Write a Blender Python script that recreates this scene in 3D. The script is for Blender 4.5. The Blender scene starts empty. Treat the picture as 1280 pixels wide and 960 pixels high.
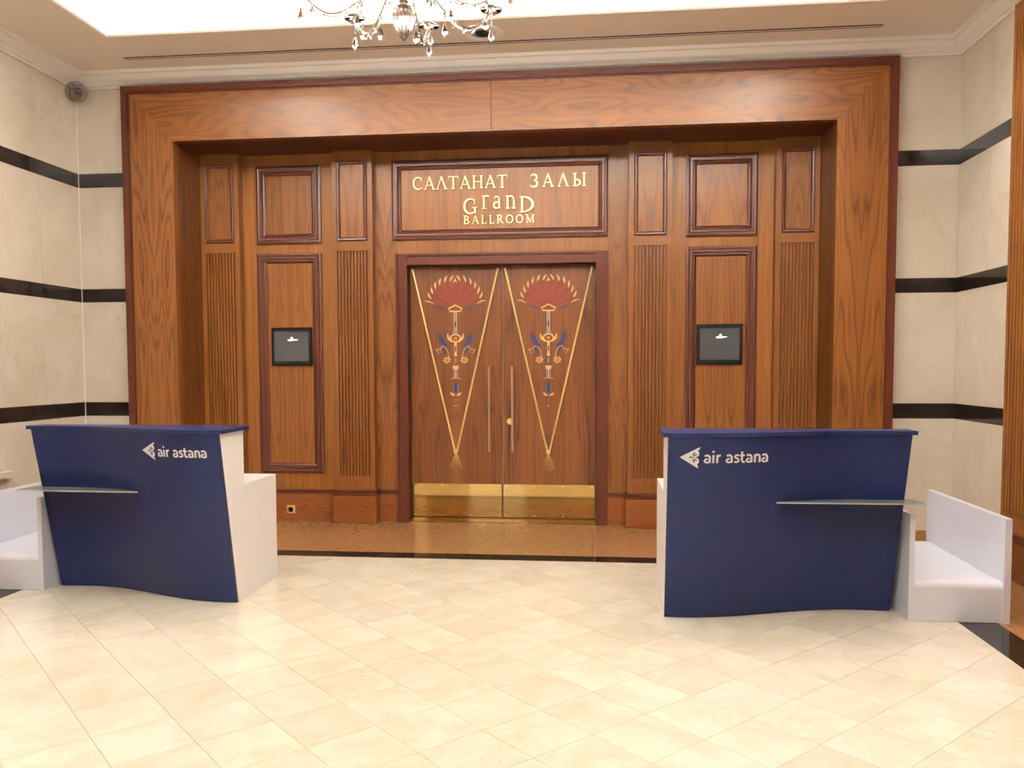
import bpy, math, random
from mathutils import Vector, Matrix
random.seed(7)
PI = math.pi
scene = bpy.context.scene
COL = scene.collection

# ------------------------------------------------------------------ camera
cam_d = bpy.data.cameras.new('camera')
cam_d.sensor_fit = 'HORIZONTAL'; cam_d.sensor_width = 36.0
cam_d.lens = 29.311; cam_d.shift_y = 0.0268
cam_d.clip_start = 0.05; cam_d.clip_end = 60
cam = bpy.data.objects.new('camera', cam_d); COL.objects.link(cam)
def cam_axes(yaw, pitch, roll):
    cy, sy, cp, sp = math.cos(yaw), math.sin(yaw), math.cos(pitch), math.sin(pitch)
    w = Vector((-sy*cp, cy*cp, -sp)); r = Vector((cy, sy, 0)); u = r.cross(w)
    cr, sr = math.cos(roll), math.sin(roll)
    return cr*r+sr*u, -sr*r+cr*u, w
_r, _u, _w = cam_axes(math.radians(5.97), math.radians(3.0756), math.radians(-0.173))
M = Matrix((( _r.x, _u.x, -_w.x, 0), (_r.y, _u.y, -_w.y, 0), (_r.z, _u.z, -_w.z, 1.5), (0, 0, 0, 1)))
cam.matrix_world = M
scene.camera = cam

# ------------------------------------------------------------------ world, exposure
world = bpy.data.worlds.new('world'); scene.world = world; world.use_nodes = True
world.node_tree.nodes['Background'].inputs[0].default_value = (0.9, 0.92, 1.0, 1)
world.node_tree.nodes['Background'].inputs[1].default_value = 0.3
vs = scene.view_settings
vs.view_transform = 'Standard'; vs.look = 'None'; vs.gamma = 1.0; vs.use_curve_mapping = False
vs.exposure = -0.48

# room lamps
CHANDELIER_W = 12      # one chandelier bulb
COVE_W = 360            # one cove lamp run, per metre
DOWN_W = 70            # one added, unseen ceiling downlight
WARM = (1.0, 0.98, 0.92)
COOL = (0.86, 0.92, 1.0)

# ------------------------------------------------------------------ main measures (metres)
XC = -0.935                     # middle of the wooden portal
XL, XR = -4.79, 2.964           # side walls
YB = 7.35                       # marble face of the back wall
YREAR = -6.5
CEIL = 4.17
TX0, TX1, TY1, TY0 = -3.94, 2.07, 6.47, 1.2   # tray opening
def cove(name, loc, sx, sy, rot):
    l = bpy.data.lights.new(name, 'AREA'); l.shape = 'RECTANGLE'; l.size = sx; l.size_y = sy
    l.energy = COVE_W*sx; l.color = WARM
    o = bpy.data.objects.new(name, l); COL.objects.link(o); o.location = loc; o.rotation_euler = rot
    return o
# cove lamps lie in the ledge all round the ceiling tray and shine up onto its ceiling
LX, LY = TX1-TX0, TY1-TY0
cove('cove_lamp', ((TX0+TX1)/2, TY1+0.13, CEIL+0.46), LX-0.2, 0.05, (PI-0.35, 0, 0))
cove('cove_lamp', ((TX0+TX1)/2, TY0-0.13, CEIL+0.46), LX-0.2, 0.05, (PI+0.35, 0, 0))
cove('cove_lamp', (TX0-0.13, (TY0+TY1)/2, CEIL+0.46), LY-0.2, 0.05, (PI-0.35, 0, PI/2))
cove('cove_lamp', (TX1+0.13, (TY0+TY1)/2, CEIL+0.46), LY-0.2, 0.05, (PI+0.35, 0, PI/2))

# ------------------------------------------------------------------ material helpers
def lin(c): 
    c /= 255.0
    return c/12.92 if c <= 0.04045 else ((c+0.055)/1.055)**2.4
def rgb(r, g, b): return (lin(r), lin(g), lin(b), 1)
class NT:
    def __init__(s, name):
        s.m = bpy.data.materials.new(name); s.m.use_nodes = True
        s.t = s.m.node_tree; s.b = s.t.nodes['Principled BSDF']
    def n(s, kind, **kw):
        nd = s.t.nodes.new(kind)
        for k, v in kw.items(): setattr(nd, k, v)
        return nd
    def l(s, a, b): s.t.links.new(a, b)
    def math(s, op, a, b=None, c=None):
        nd = s.n('ShaderNodeMath', operation=op)
        for i, v in enumerate((a, b, c)):
            if v is None: continue
            if isinstance(v, (int, float)): nd.inputs[i].default_value = v
            else: s.l(v, nd.inputs[i])
        return nd.outputs[0]
    def ramp(s, fac, stops):
        nd = s.n('ShaderNodeValToRGB'); e = nd.color_ramp.elements
        while len(e) < len(stops): e.new(0.5)
        for el, (p, c) in zip(e, stops): el.position = p; el.color = c
        s.l(fac, nd.inputs[0]); return nd.outputs[0]
    def noise(s, vec, scale, detail=2, rough=0.5, dist=0.0):
        nd = s.n('ShaderNodeTexNoise'); nd.inputs['Scale'].default_value = scale
        nd.inputs['Detail'].default_value = detail; nd.inputs['Roughness'].default_value = rough
        nd.inputs['Distortion'].default_value = dist
        if vec is not None: s.l(vec, nd.inputs['Vector'])
        return nd.outputs['Fac']
    def mix(s, fac, a, b, mode='MIX'):
        nd = s.n('ShaderNodeMix', data_type='RGBA', blend_type=mode)
        for inp, v in ((nd.inputs[0], fac), (nd.inputs[6], a), (nd.inputs[7], b)):
            if isinstance(v, (int, float, tuple)): inp.default_value = v
            else: s.l(v, inp)
        return nd.outputs[2]
    def set(s, **kw):
        for k, v in kw.items():
            k = k.replace('_', ' ')
            if isinstance(v, (int, float, tuple)): s.b.inputs[k].default_value = v
            else: s.l(v, s.b.inputs[k])
def plain(name, c, rough=0.5, metal=0.0, var=0.04, **kw):
    m = NT(name); tc = m.n('ShaderNodeTexCoord').outputs['Object']
    f = m.noise(tc, 9, 3)
    lo = tuple(max(0, x*(1-var)) for x in c[:3])+(1,); hi = tuple(min(1, x*(1+var)) for x in c[:3])+(1,)
    m.set(Base_Color=m.ramp(f, [(0.3, lo), (0.7, hi)]), Roughness=rough, Metallic=metal, **kw)
    return m.m
def wood(name, axis='Z', mirror=True, tones=None, bands=15, sx=5.5, sz=0.5, rough=0.32, contrast=1.05, spec=0.28):
    m = NT(name)
    tc = m.n('ShaderNodeTexCoord'); sep = m.n('ShaderNodeSeparateXYZ'); m.l(tc.outputs['Object'], sep.inputs[0])
    rnd = m.n('ShaderNodeObjectInfo').outputs['Random']
    x, y, z = sep.outputs
    if axis == 'X': x, z = z, x
    if axis == 'Z': 
        ax = m.math('ABSOLUTE', x) if mirror else x
    else:
        ax = x; z = m.math('ABSOLUTE', z) if mirror else z
    ax = m.math('ADD', ax, y)
    off = m.math('MULTIPLY', rnd, 37.0)
    def vec(a, b):
        c = m.n('ShaderNodeCombineXYZ')
        m.l(m.math('MULTIPLY', ax, a), c.inputs[0]); m.l(off, c.inputs[1]); m.l(m.math('MULTIPLY', z, b), c.inputs[2])
        return c.outputs[0]
    big = m.noise(vec(sx, sz), 1.0, 1.5, 0.4, 0.1)
    fib = m.noise(vec(110, 2.2), 1.0, 3, 0.6)
    mid = m.noise(vec(22, 0.5), 1.0, 2, 0.5)
    ph = m.math('MULTIPLY_ADD', big, bands*3.2, m.math('MULTIPLY', mid, 1.1))
    s = m.math('SUBTRACT', 1.0, m.math('ABSOLUTE', m.math('SINE', ph)))
    s = m.math('POWER', s, 1.7)
    wide = m.noise(vec(7, 0.22), 1.0, 2, 0.5)
    s = m.math('MULTIPLY', s, m.math('MULTIPLY_ADD', wide, 1.6, 0.0))
    k = min(1.0, contrast)
    f = m.math('MULTIPLY_ADD', s, 0.31*contrast, m.math('MULTIPLY_ADD', fib, 0.26*k, m.math('MULTIPLY_ADD', mid, 0.26*k, m.math('MULTIPLY', wide, 0.34*k))))
    if k <= 0.5: f = m.math('ADD', f, 0.5*(1-k))
    tones = tones or (rgb(130, 82, 37), rgb(105, 62, 27), rgb(60, 32, 15))
    col = m.ramp(f, [(0.28, tones[0]), (0.52, tones[1]), (0.88, tones[2])])
    hs = m.n('ShaderNodeHueSaturation'); m.l(col, hs.inputs['Color'])
    m.l(m.math('MULTIPLY_ADD', rnd, 0.16, 0.92), hs.inputs['Value'])
    m.set(Base_Color=hs.outputs[0], Roughness=rough, Specular_IOR_Level=spec, Coat_Weight=0.05, Coat_Roughness=0.15)
    return m.m
def marble(name, base, dark, vein, rough, rand_amt, scale=2.0, veins=0.35, spec=0.5, detail=6):
    m = NT(name); tc = m.n('ShaderNodeTexCoord'); oi = m.n('ShaderNodeObjectInfo'); g = m.n('ShaderNodeNewGeometry')
    r = m.math('FRACT', m.math('ADD', oi.outputs['Random'], g.outputs['Random Per Island']))
    add = m.n('ShaderNodeVectorMath', operation='ADD'); m.l(tc.outputs['Object'], add.inputs[0])
    c = m.n('ShaderNodeCombineXYZ'); m.l(m.math('MULTIPLY', r, 31.0), c.inputs[0]); m.l(m.math('MULTIPLY', r, 17.0), c.inputs[2]); m.l(c.outputs[0], add.inputs[1])
    v = add.outputs[0]
    cloud = m.noise(v, scale, detail, 0.62, 0.6)
    col = m.ramp(cloud, [(0.3, dark), (0.62, base)])
    n2 = m.noise(v, scale*1.3, 5, 0.6, 1.6)
    ridge = m.math('ABSOLUTE', m.math('SUBTRACT', n2, 0.5))
    vf = m.ramp(ridge, [(0.0, (1, 1, 1, 1)), (0.018, (0, 0, 0, 1))])
    patch = m.ramp(m.noise(v, scale*0.8, 2), [(0.5, (0, 0, 0, 1)), (0.68, (1, 1, 1, 1))])
    fac = m.math('MULTIPLY', m.math('MULTIPLY', vf, patch), veins)
    col = m.mix(fac, col, vein)
    hs = m.n('ShaderNodeHueSaturation'); m.l(col, hs.inputs['Color'])
    m.l(m.math('MULTIPLY_ADD', r, rand_amt, 1-rand_amt*0.5), hs.inputs['Value'])
    m.set(Base_Color=hs.outputs[0], Roughness=rough, Specular_IOR_Level=spec)
    return m.m
def emit(name, c, strength):
    m = NT(name); m.set(Base_Color=c, Emission_Color=c, Emission_Strength=strength, Roughness=0.4)
    return m.m

MAT = dict(
    wood=wood('walnut_veneer'),
    wood_flat=wood('walnut_straight', mirror=False, sx=9, sz=0.25, bands=9, contrast=0.8),
    wood_soft=wood('walnut_soft', contrast=0.5, sx=6, sz=0.35),
    wood_h=wood('walnut_header', axis='X', sx=4.5, sz=0.7),
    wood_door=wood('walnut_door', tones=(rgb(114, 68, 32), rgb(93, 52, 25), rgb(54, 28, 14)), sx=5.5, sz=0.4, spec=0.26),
    wood_base=wood('walnut_base', axis='X', tones=(rgb(116, 66, 31), rgb(95, 50, 23), rgb(64, 31, 15)), sx=7, sz=1.0, contrast=0.7),
    wood_dark=wood('mahogany_trim', mirror=False, tones=(rgb(82, 40, 27), rgb(68, 32, 21), rgb(50, 23, 15)), sx=12, sz=0.3, bands=8, rough=0.3, contrast=0.25, spec=0.15),
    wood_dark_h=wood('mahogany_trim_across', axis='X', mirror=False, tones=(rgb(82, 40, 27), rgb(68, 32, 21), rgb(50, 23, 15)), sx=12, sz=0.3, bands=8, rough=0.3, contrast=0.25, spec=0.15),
    mahogany=plain('mahogany_moulding', rgb(72, 34, 22), 0.32, var=0.06, Specular_IOR_Level=0.35),
    wall_marble=marble('cream_wall_marble', rgb(226, 216, 202), rgb(212, 199, 182), rgb(172, 155, 135), 0.16, 0.06, 1.4, 0.3),
    tile=marble('cream_floor_marble', rgb(236, 227, 211), rgb(222, 209, 188), rgb(190, 168, 135), 0.11, 0.12, 3.2, 0.35),
    black=marble('black_polished_stone', rgb(34, 28, 24), rgb(22, 18, 16), rgb(60, 50, 42), 0.08, 0.2, 5, 0.2, 0.18),
    brown=marble('brown_polished_stone', rgb(166, 122, 80), rgb(148, 105, 67), rgb(108, 68, 40), 0.15, 0.06, 22, 0.0, 0.5, 2),
    grout=plain('grout', rgb(205, 188, 162), 0.7),
    grout_wall=plain('wall_joint', rgb(226, 212, 190), 0.6),
    crown=plain('crown_plaster', rgb(248, 242, 235), 0.45, var=0.01),
    ceiling=plain('ceiling_paint', rgb(240, 227, 213), 0.7, var=0.01),
    tray=plain('tray_paint', rgb(246, 242, 236), 0.7, var=0.01),
    brass=plain('polished_brass', rgb(246, 216, 144), 0.3, 0.45),
    brass_plate=plain('brass_plate', rgb(200, 166, 104), 0.05, 1.0, 0.02),
    gold=plain('pale_gold', rgb(236, 208, 156), 0.32, 0.85),
    steel=plain('brushed_bronze', rgb(186, 156, 124), 0.25, 0.45),
    navy=plain('navy_laminate', rgb(12, 21, 56), 0.4, var=0.03, Specular_IOR_Level=0.22),
    navy_edge=plain('dark_edge', rgb(16, 18, 40), 0.5),
    white=plain('white_laminate', rgb(240, 236, 236), 0.35, var=0.008),
    white_cool=plain('bluish_white_plastic', rgb(233, 234, 247), 0.35, var=0.008),
    glass_edge=plain('polished_glass_edge', rgb(166, 172, 168), 0.3),
    print_white=plain('white_print', rgb(235, 232, 230), 0.5, var=0.01),
    bezel=plain('black_bezel', rgb(9, 9, 9), 0.35, Specular_IOR_Level=0.2),
    screen=plain('dark_screen', rgb(66, 65, 67), 0.12, var=0.02, Specular_IOR_Level=0.3),
    screen_mark=emit('screen_mark', (0.75, 0.95, 1.0, 1), 1.3),
    slot=plain('vent_shadow', rgb(28, 22, 18), 0.8),
    cream=plain('cream_inlay', rgb(214, 176, 120), 0.4, Specular_IOR_Level=0.2), red=plain('red_inlay', rgb(110, 47, 33), 0.45, Specular_IOR_Level=0.2),
    red2=plain('dark_red_inlay', rgb(96, 38, 27), 0.45, Specular_IOR_Level=0.2),
    blue=plain('blue_inlay', rgb(34, 42, 86), 0.45, Specular_IOR_Level=0.2), teal=plain('grey_blue_inlay', rgb(120, 134, 140), 0.45, Specular_IOR_Level=0.2),
    orange=plain('orange_inlay', rgb(196, 112, 54), 0.45, Specular_IOR_Level=0.2),
    plastic=plain('grey_plastic', rgb(150, 140, 128), 0.5), lens=plain('black_lens', rgb(10, 12, 16), 0.08),
    silver=plain('silver_metal', rgb(190, 170, 160), 0.2, 1.0),
    bulb=emit('flame_bulb', (1.0, 0.86, 0.66, 1), 30),
)
def glass(name, c, rough, ior=1.5):
    m = NT(name); m.set(Base_Color=c, Roughness=rough, Transmission_Weight=1.0, IOR=ior); return m.m
MAT['crystal'] = glass('crystal', (1, 1, 1, 1), 0.02)
m = NT('shelf_glass'); m.set(Base_Color=rgb(150, 156, 154), Roughness=0.25, Transmission_Weight=0.45, IOR=1.5); MAT['shelf_glass'] = m.m
MAT['dome'] = glass('clear_dome', (0.98, 0.97, 0.95, 1), 0.0, 1.04)

# ------------------------------------------------------------------ mesh helpers
class MB:
    def __init__(s): s.v = []; s.f = []
    def add(s, vs, fs):
        k = len(s.v); s.v += [tuple(v) for v in vs]; s.f += [tuple(i+k for i in f) for f in fs]; return s
    def box(s, x0, x1, y0, y1, z0, z1):
        vs = [(x, y, z) for x in (x0, x1) for y in (y0, y1) for z in (z0, z1)]
        return s.add(vs, [(0, 1, 3, 2), (4, 6, 7, 5), (0, 4, 5, 1), (2, 3, 7, 6), (0, 2, 6, 4), (1, 5, 7, 3)])
    def bbox(s, x0, x1, y0, y1, z0, z1, b=0.006):
        """box with its front (low y) edges chamfered"""
        vs = [(x0, y1, z0), (x1, y1, z0), (x1, y1, z1), (x0, y1, z1), (x0, y0+b, z0), (x1, y0+b, z0), (x1, y0+b, z1), (x0, y0+b, z1),
              (x0+b, y0, z0+b), (x1-b, y0, z0+b), (x1-b, y0, z1-b), (x0+b, y0, z1-b)]
        fs = [(3, 2, 1, 0), (8, 9, 10, 11)]
        for i in range(4):
            j = (i+1) % 4
            fs += [(i, j, j+4, i+4), (i+4, j+4, j+8, i+8)]
        return s.add(vs, fs)
    def prism(s, poly, fn, d0, d1):
        """poly of 2d points, fn(u,v,d)->xyz, extruded from d0 to d1"""
        n = len(poly)
        vs = [fn(u, v, d0) for u, v in poly]+[fn(u, v, d1) for u, v in poly]
        fs = [tuple(range(n))[::-1], tuple(range(n, 2*n))]
        fs += [(i, (i+1) % n, n+(i+1) % n, n+i) for i in range(n)]
        return s.add(vs, fs)
    def ribbon(s, pts, w, fn, d0, d1, closed=False):
        """flat stroke of width w (number or list) along 2d pts"""
        n = len(pts); ws = w if isinstance(w, (list, tuple)) else [w]*n
        L, R = [], []
        for i, (x, y) in enumerate(pts):
            a = pts[i-1] if (i > 0 or closed) else pts[i]; b = pts[(i+1) % n] if (i < n-1 or closed) else pts[i]
            dx, dy = b[0]-a[0], b[1]-a[1]; q = math.hypot(dx, dy) or 1
            nx, ny = -dy/q*ws[i]/2, dx/q*ws[i]/2
            L.append((x+nx, y+ny)); R.append((x-nx, y-ny))
        for i in range(n if closed else n-1):
            j = (i+1) % n
            s.prism([R[i], R[j], L[j], L[i]], fn, d0, d1)
        return s
    def tube(s, pts, r, seg=8, cap=True):
        n = len(pts); P = [Vector(p) for p in pts]; rs = r if isinstance(r, (list, tuple)) else [r]*n
        vs = []; ref = None
        for i in range(n):
            t = (P[min(i+1, n-1)]-P[max(i-1, 0)]).normalized()
            if ref is None: ref = Vector((0, 0, 1)) if abs(t.z) < 0.9 else Vector((1, 0, 0))
            a = t.cross(ref).normalized(); b = a.cross(t).normalized(); ref = b
            vs += [P[i]+rs[i]*(math.cos(q)*a+math.sin(q)*b) for q in [2*PI*k/seg for k in range(seg)]]
        fs = [(i*seg+k, i*seg+(k+1) % seg, (i+1)*seg+(k+1) % seg, (i+1)*seg+k) for i in range(n-1) for k in range(seg)]
        if cap: fs += [tuple(range(seg))[::-1], tuple(range((n-1)*seg, n*seg))]
        return s.add(vs, fs)
    def lathe(s, prof, c=(0, 0, 0), seg=20, axis='Z', flute=0.0, nfl=12):
        vs, n = [], len(prof)
        for r, h in prof:
            for k in range(seg):
                q = 2*PI*k/seg; rr = r*(1+flute*math.cos(nfl*q))
                x, y = rr*math.cos(q), rr*math.sin(q)
                p = (x, y, h) if axis == 'Z' else ((x, h, y) if axis == 'Y' else (h, x, y))
                vs.append((p[0]+c[0], p[1]+c[1], p[2]+c[2]))
        fs = [(i*seg+k, i*seg+(k+1) % seg, (i+1)*seg+(k+1) % seg, (i+1)*seg+k) for i in range(n-1) for k in range(seg)]
        fs += [tuple(range(seg))[::-1], tuple(range((n-1)*seg, n*seg))]
        return s.add(vs, fs)
    def frame(s, x0, x1, z0, z1, y, prof):
        """mitred rectangular moulding; prof = list of (inset, height towards the viewer)"""
        n = len(prof); vs = []
        for d, h in prof:
            vs += [(x0+d, y-h, z0+d), (x1-d, y-h, z0+d), (x1-d, y-h, z1-d), (x0+d, y-h, z1-d)]
        fs = [(i*4+k, i*4+(k+1) % 4, (i+1)*4+(k+1) % 4, (i+1)*4+k) for i in range(n-1) for k in range(4)]
        return s.add(vs, fs)
    def build(s, name, mat, parent=None, smooth=False, center=True):
        xs = [[v[i] for v in s.v] for i in range(3)]
        c = Vector([(min(a)+max(a))/2 for a in xs]) if center else Vector((0, 0, 0))
        me = bpy.data.meshes.new(name)
        me.from_pydata([(v[0]-c.x, v[1]-c.y, v[2]-c.z) for v in s.v], [], s.f)
        import bmesh
        bm = bmesh.new(); bm.from_mesh(me); bmesh.ops.recalc_face_normals(bm, faces=bm.faces); bm.to_mesh(me); bm.free()
        me.materials.append(MAT[mat] if isinstance(mat, str) else mat)
        if smooth:
            for p in me.polygons: p.use_smooth = True
            me.set_sharp_from_angle(angle=math.radians(40))
        return put(name, me, c, parent)
WPOS = {}
def put(name, data, c, parent=None):
    o = bpy.data.objects.new(name, data); COL.objects.link(o)
    WPOS[o.name] = Vector(c)
    o.location = Vector(c)-(WPOS[parent.name] if parent else Vector((0, 0, 0)))
    if parent: o.parent = parent
    return o
def thing(name, loc, label, cat, group=None):
    o = put(name, None, loc); o.empty_display_size = 0.1
    return tag(o, label, cat, group)
def tag(o, label, cat, group=None):
    o['label'] = label; o['category'] = cat
    if group: o['group'] = group
    return o
def struct(o, label=None):
    o['kind'] = 'structure'
    if label: o['label'] = label
    return o
def sroot(name, loc, label): return struct(put(name, None, loc), label)
def clip(poly, x0, x1, y0, y1):
    def cut(P, ins, inter):
        out = []
        for i in range(len(P)):
            a, b = P[i-1], P[i]
            if ins(b):
                if not ins(a): out.append(inter(a, b))
                out.append(b)
            elif ins(a): out.append(inter(a, b))
        return out
    def ix(v): return lambda a, b: (v, a[1]+(b[1]-a[1])*(v-a[0])/(b[0]-a[0]))
    def iy(v): return lambda a, b: (a[0]+(b[0]-a[0])*(v-a[1])/(b[1]-a[1]), v)
    for ins, it in ((lambda p: p[0] >= x0, ix(x0)), (lambda p: p[0] <= x1, ix(x1)), (lambda p: p[1] >= y0, iy(y0)), (lambda p: p[1] <= y1, iy(y1))):
        if poly: poly = cut(poly, ins, it)
    return poly
FLAT = lambda u, v, d: (u, v, d)               # floor pieces: (x, y, z)
def area(p): return abs(sum(p[i-1][0]*p[i][1]-p[i][0]*p[i-1][1] for i in range(len(p))))/2

# ================================================================== FLOOR
floor = MB().box(XL-0.1, XR+0.1, YREAR, 8.1, -0.12, -0.004).build('floor', 'grout')
struct(floor, 'polished cream marble floor laid in diamonds inside a black border')
BX0, BX1, BY1 = -3.88, 2.09, 6.36       # cream field inside the black border
BW = 0.19
PIT, A0, B0 = 0.3185, 3.30, -2.06
YNEAR = 2.55
rest = MB(); r2 = 2**0.5; g = 0.0009
square_mesh = None
for i in range(-40, 40):
    for j in range(-40, 40):
        a0, b0 = A0+i*PIT, B0+j*PIT
        P = [(a0+g, b0+g), (a0+PIT-g, b0+g), (a0+PIT-g, b0+PIT-g), (a0+g, b0+PIT-g)]
        P = [((a+b)/r2, (a-b)/r2) for a, b in P]
        q = clip(P, BX0, BX1, YREAR, BY1)
        if len(q) < 3 or area(q) < 1e-4: continue
        cyy = sum(p[1] for p in q)/len(q)
        if cyy < YNEAR: rest.prism(q, FLAT, -0.012, 0.0); continue
        if len(q) == 4 and abs(area(q)-(PIT-2*g)**2) < 1e-6:
            cx = sum(p[0] for p in q)/4
            if square_mesh is None:
                o = MB().prism(q, FLAT, -0.012, 0.0).build('marble_tile', 'tile', floor); square_mesh = o.data
            else: put('marble_tile', square_mesh, (cx, cyy, -0.006), floor)
        else: MB().prism(q, FLAT, -0.012, 0.0).build('marble_tile', 'tile', floor)
o = rest.build('marble_tiles', 'tile', floor); o['kind'] = 'stuff'
# black border: back run and two side runs, in slabs
def slabs_x(name, mat, xs, y0, y1, z1=0.0):
    for a, b in zip(xs, xs[1:]): MB().box(a+g, b-g, y0, y1, -0.012, z1).build(name, mat, floor)
def slabs_y(name, mat, x0, x1, ys, z1=0.0):
    for a, b in zip(ys, ys[1:]): MB().box(x0, x1, a+g, b-g, -0.012, z1).build(name, mat, floor)
slabs_x('border_slab', 'black', [BX0-BW-0.03, -3.0, -1.72, -0.86, -0.03, 0.86, 1.6, BX1+BW+0.03], BY1+g, BY1+BW-g)
for x0, x1 in ((BX0-BW-0.03, BX0-g), (BX1+g, BX1+BW+0.03)):
    slabs_y('border_slab', 'black', x0, x1, [YREAR, -2, 1.6, 2.8, 4.0, 5.2, BY1])
# brown stone outside the border
slabs_x('brown_slab', 'brown', [XL, -3.6, -2.36, -1.15, -0.03, 1.2, 2.3, XR], BY1+BW+g, 8.02)
slabs_y('brown_slab', 'brown', XL, BX0-BW-0.03-g, [YREAR, -2, 1.6, 2.8, 4.0, 5.2, BY1+BW])
slabs_y('brown_slab', 'brown', BX1+BW+0.03+g, XR, [YREAR, -2, 1.6, 2.8, 4.0, 5.2, BY1+BW])

# ================================================================== MARBLE WALLS
COURSES = [(0.132, 1.053), (1.180, 2.109), (2.230, 3.160), (3.286, CEIL)]
BANDS = [(1.053, 1.180), (2.109, 2.230), (3.160, 3.286)]
PX0, PX1 = -4.307, 2.444      # outer edges of the wooden portal
wb = MB().box(XL-0.1, PX0+0.1, YB+0.02, 8.1, 0, CEIL).box(PX1-0.1, XR+0.1, YB+0.02, 8.1, 0, CEIL).box(PX0, PX1, 8.0, 8.1, 0, CEIL).box(PX0, PX1, YB+0.02, 8.1, 4.04, CEIL).build('wall_back', 'grout_wall')
struct(wb, 'cream marble wall with black bands either side of the wooden portal')
gz = 0.001
for x0, x1 in ((XL, PX0), (PX1, XR)):
    for z0, z1 in COURSES: MB().box(x0+gz, x1-gz, YB, YB+0.02, z0+gz, z1-gz).build('marble_slab', 'wall_marble', wb)
    for z0, z1 in BANDS: MB().box(x0+gz, x1-gz, YB-0.001, YB+0.02, z0, z1).build('black_band', 'black', wb)
def side_wall(name, x, sgn, ys, label, rest_to):
    # sgn +1: wall body lies at larger x
    t = 0.02*sgn
    w = MB().box(*sorted((x+t, x+t+0.1*sgn)), YREAR, YB+0.1, 0, CEIL).build(name, 'grout_wall')
    struct(w, label)
    for a, b in zip(ys, ys[1:]):
        for z0, z1 in COURSES: MB().box(*sorted((x, x+t)), a+gz, b-gz, z0+gz, z1-gz).build('marble_slab', 'wall_marble', w)
        for z0, z1 in BANDS: MB().box(*sorted((x-0.001*sgn, x+t)), a+gz, b-gz, z0, z1).build('black_band', 'black', w)
    return w
wl = side_wall('wall_left', XL, -1, [-6.5, -3.5, -0.5, 2.5, 3.7, 4.9, 5.6, 6.27, 6.80, YB], 'cream marble side wall with black bands on the left', 0)
MB().box(XL, XL+.006, YB-.006, YB, .132, CEIL).build('corner_strip', 'crown', wl)
wr = side_wall('wall_right', XR, 1, [6.36, 6.79, YB], 'cream marble side wall with black bands on the right', 0)
for a, b in ((-6.5, -3), (-3, 0), (0, 3.3)):
    for z0, z1 in COURSES: MB().box(XR, XR+0.02, a+gz, b-gz, z0, z1).build('marble_slab', 'wall_marble', wr)
    for z0, z1 in BANDS: MB().box(XR-0.001, XR+0.02, a+gz, b-gz, z0, z1).build('black_band', 'black', wr)
# baseboards: brown stone with a pale strip on top
def baseb(name, parts, label):
    r = sroot(name, parts[0][0], label)
    for _, a, b in parts:
        MB().box(a[0], a[1], a[2], a[3], 0, 0.104).build('base_slab', 'brown', r)
        MB().box(b[0], b[1], b[2], b[3], 0.104, 0.132).build('base_strip', 'wall_marble', r)
    return r
def bspec(x0, x1, y0, y1): return ((((x0+x1)/2, (y0+y1)/2, 0)), (x0, x1, y0, y1), (x0, x1, y0, y1))
baseb('baseboard_back', [bspec(XL+0.02, PX0-0.001, YB-0.018, YB), bspec(PX1+0.001, XR-0.02, YB-0.018, YB)], 'brown stone baseboard with pale strip along back wall')
baseb('baseboard_left', [bspec(XL, XL+0.018, YREAR+.1, YB)], 'brown stone baseboard with pale strip along left wall')
baseb('baseboard_right', [bspec(XR-0.018, XR, 6.38, YB)], 'brown stone baseboard with pale strip along right wall')
# stone ledge on the left wall
lg = MB().box(XL+0.001, XL+0.07, 4.0, 6.29, 0.615, 0.665).build('trim_5', 'wall_marble'); struct(lg, 'stone ledge on the left marble wall')
# rear wall behind the viewer; its tall windows are unseen, added as light sources
rear = MB().box(XL-0.1, XR+0.1, YREAR-0.1, YREAR, 0, 0.5).box(XL-0.1, XR+0.1, YREAR-0.1, YREAR, 3.2, CEIL)
WIN = [(-3.6, -1.9), (0.1, 1.8)]
edges = [XL-0.1]+[e for w in WIN for e in w]+[XR+0.1]
for a, b in zip(edges[::2], edges[1::2]): rear.box(a, b, YREAR-0.1, YREAR, 0.5, 3.2)
struct(rear.build('wall_rear', 'wall_marble'), 'plain marble wall behind the viewer')
MAT['added_daylight'] = emit('added_daylight_pane', COOL+(1,), 1.2)
for k, (a, b) in enumerate(WIN):
    w = MB().frame(a, b, 0.5, 3.2, YREAR-0.03, [(0, 0), (0, 0.03), (0.06, 0.03), (0.06, 0)]).build('added_window_%d' % (k+1), 'bezel'); struct(w, 'tall daylit opening added behind the viewer as a guessed light source')
    MB().box(a+0.06, b-0.06, YREAR-0.06, YREAR-0.05, 0.56, 3.14).build('pane', 'added_daylight', w)

# ================================================================== CEILING
cl = MB()
cl.box(XL-0.1, TX0, YREAR-0.1, 8.1, CEIL, CEIL+0.04).box(TX1, XR+0.1, YREAR-0.1, 8.1, CEIL, CEIL+0.04)
cl.box(TX0, TX1, TY1, 8.1, CEIL, CEIL+0.04).box(TX0, TX1, YREAR-0.1, TY0, CEIL, CEIL+0.04)
ceil = cl.build('ceiling', 'ceiling'); struct(ceil, 'beige lower ceiling around the white lit tray')
e = 0.24   # the tray is wider than its opening: the cove lamps lie on this ledge
tz = 5.05
tr = MB().box(TX0-e-.05, TX1+e+.05, TY0-e-.05, TY1+e+.05, tz, tz+0.05)
tr.box(TX0-e-.05, TX0-e, TY0-e, TY1+e, CEIL+0.04, tz).box(TX1+e, TX1+e+.05, TY0-e, TY1+e, CEIL+0.04, tz)
tr.box(TX0-e, TX1+e, TY1+e, TY1+e+.05, CEIL+0.04, tz).box(TX0-e, TX1+e, TY0-e-.05, TY0-e, CEIL+0.04, tz)
tr.build('tray_ceiling', 'tray', ceil)
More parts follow.
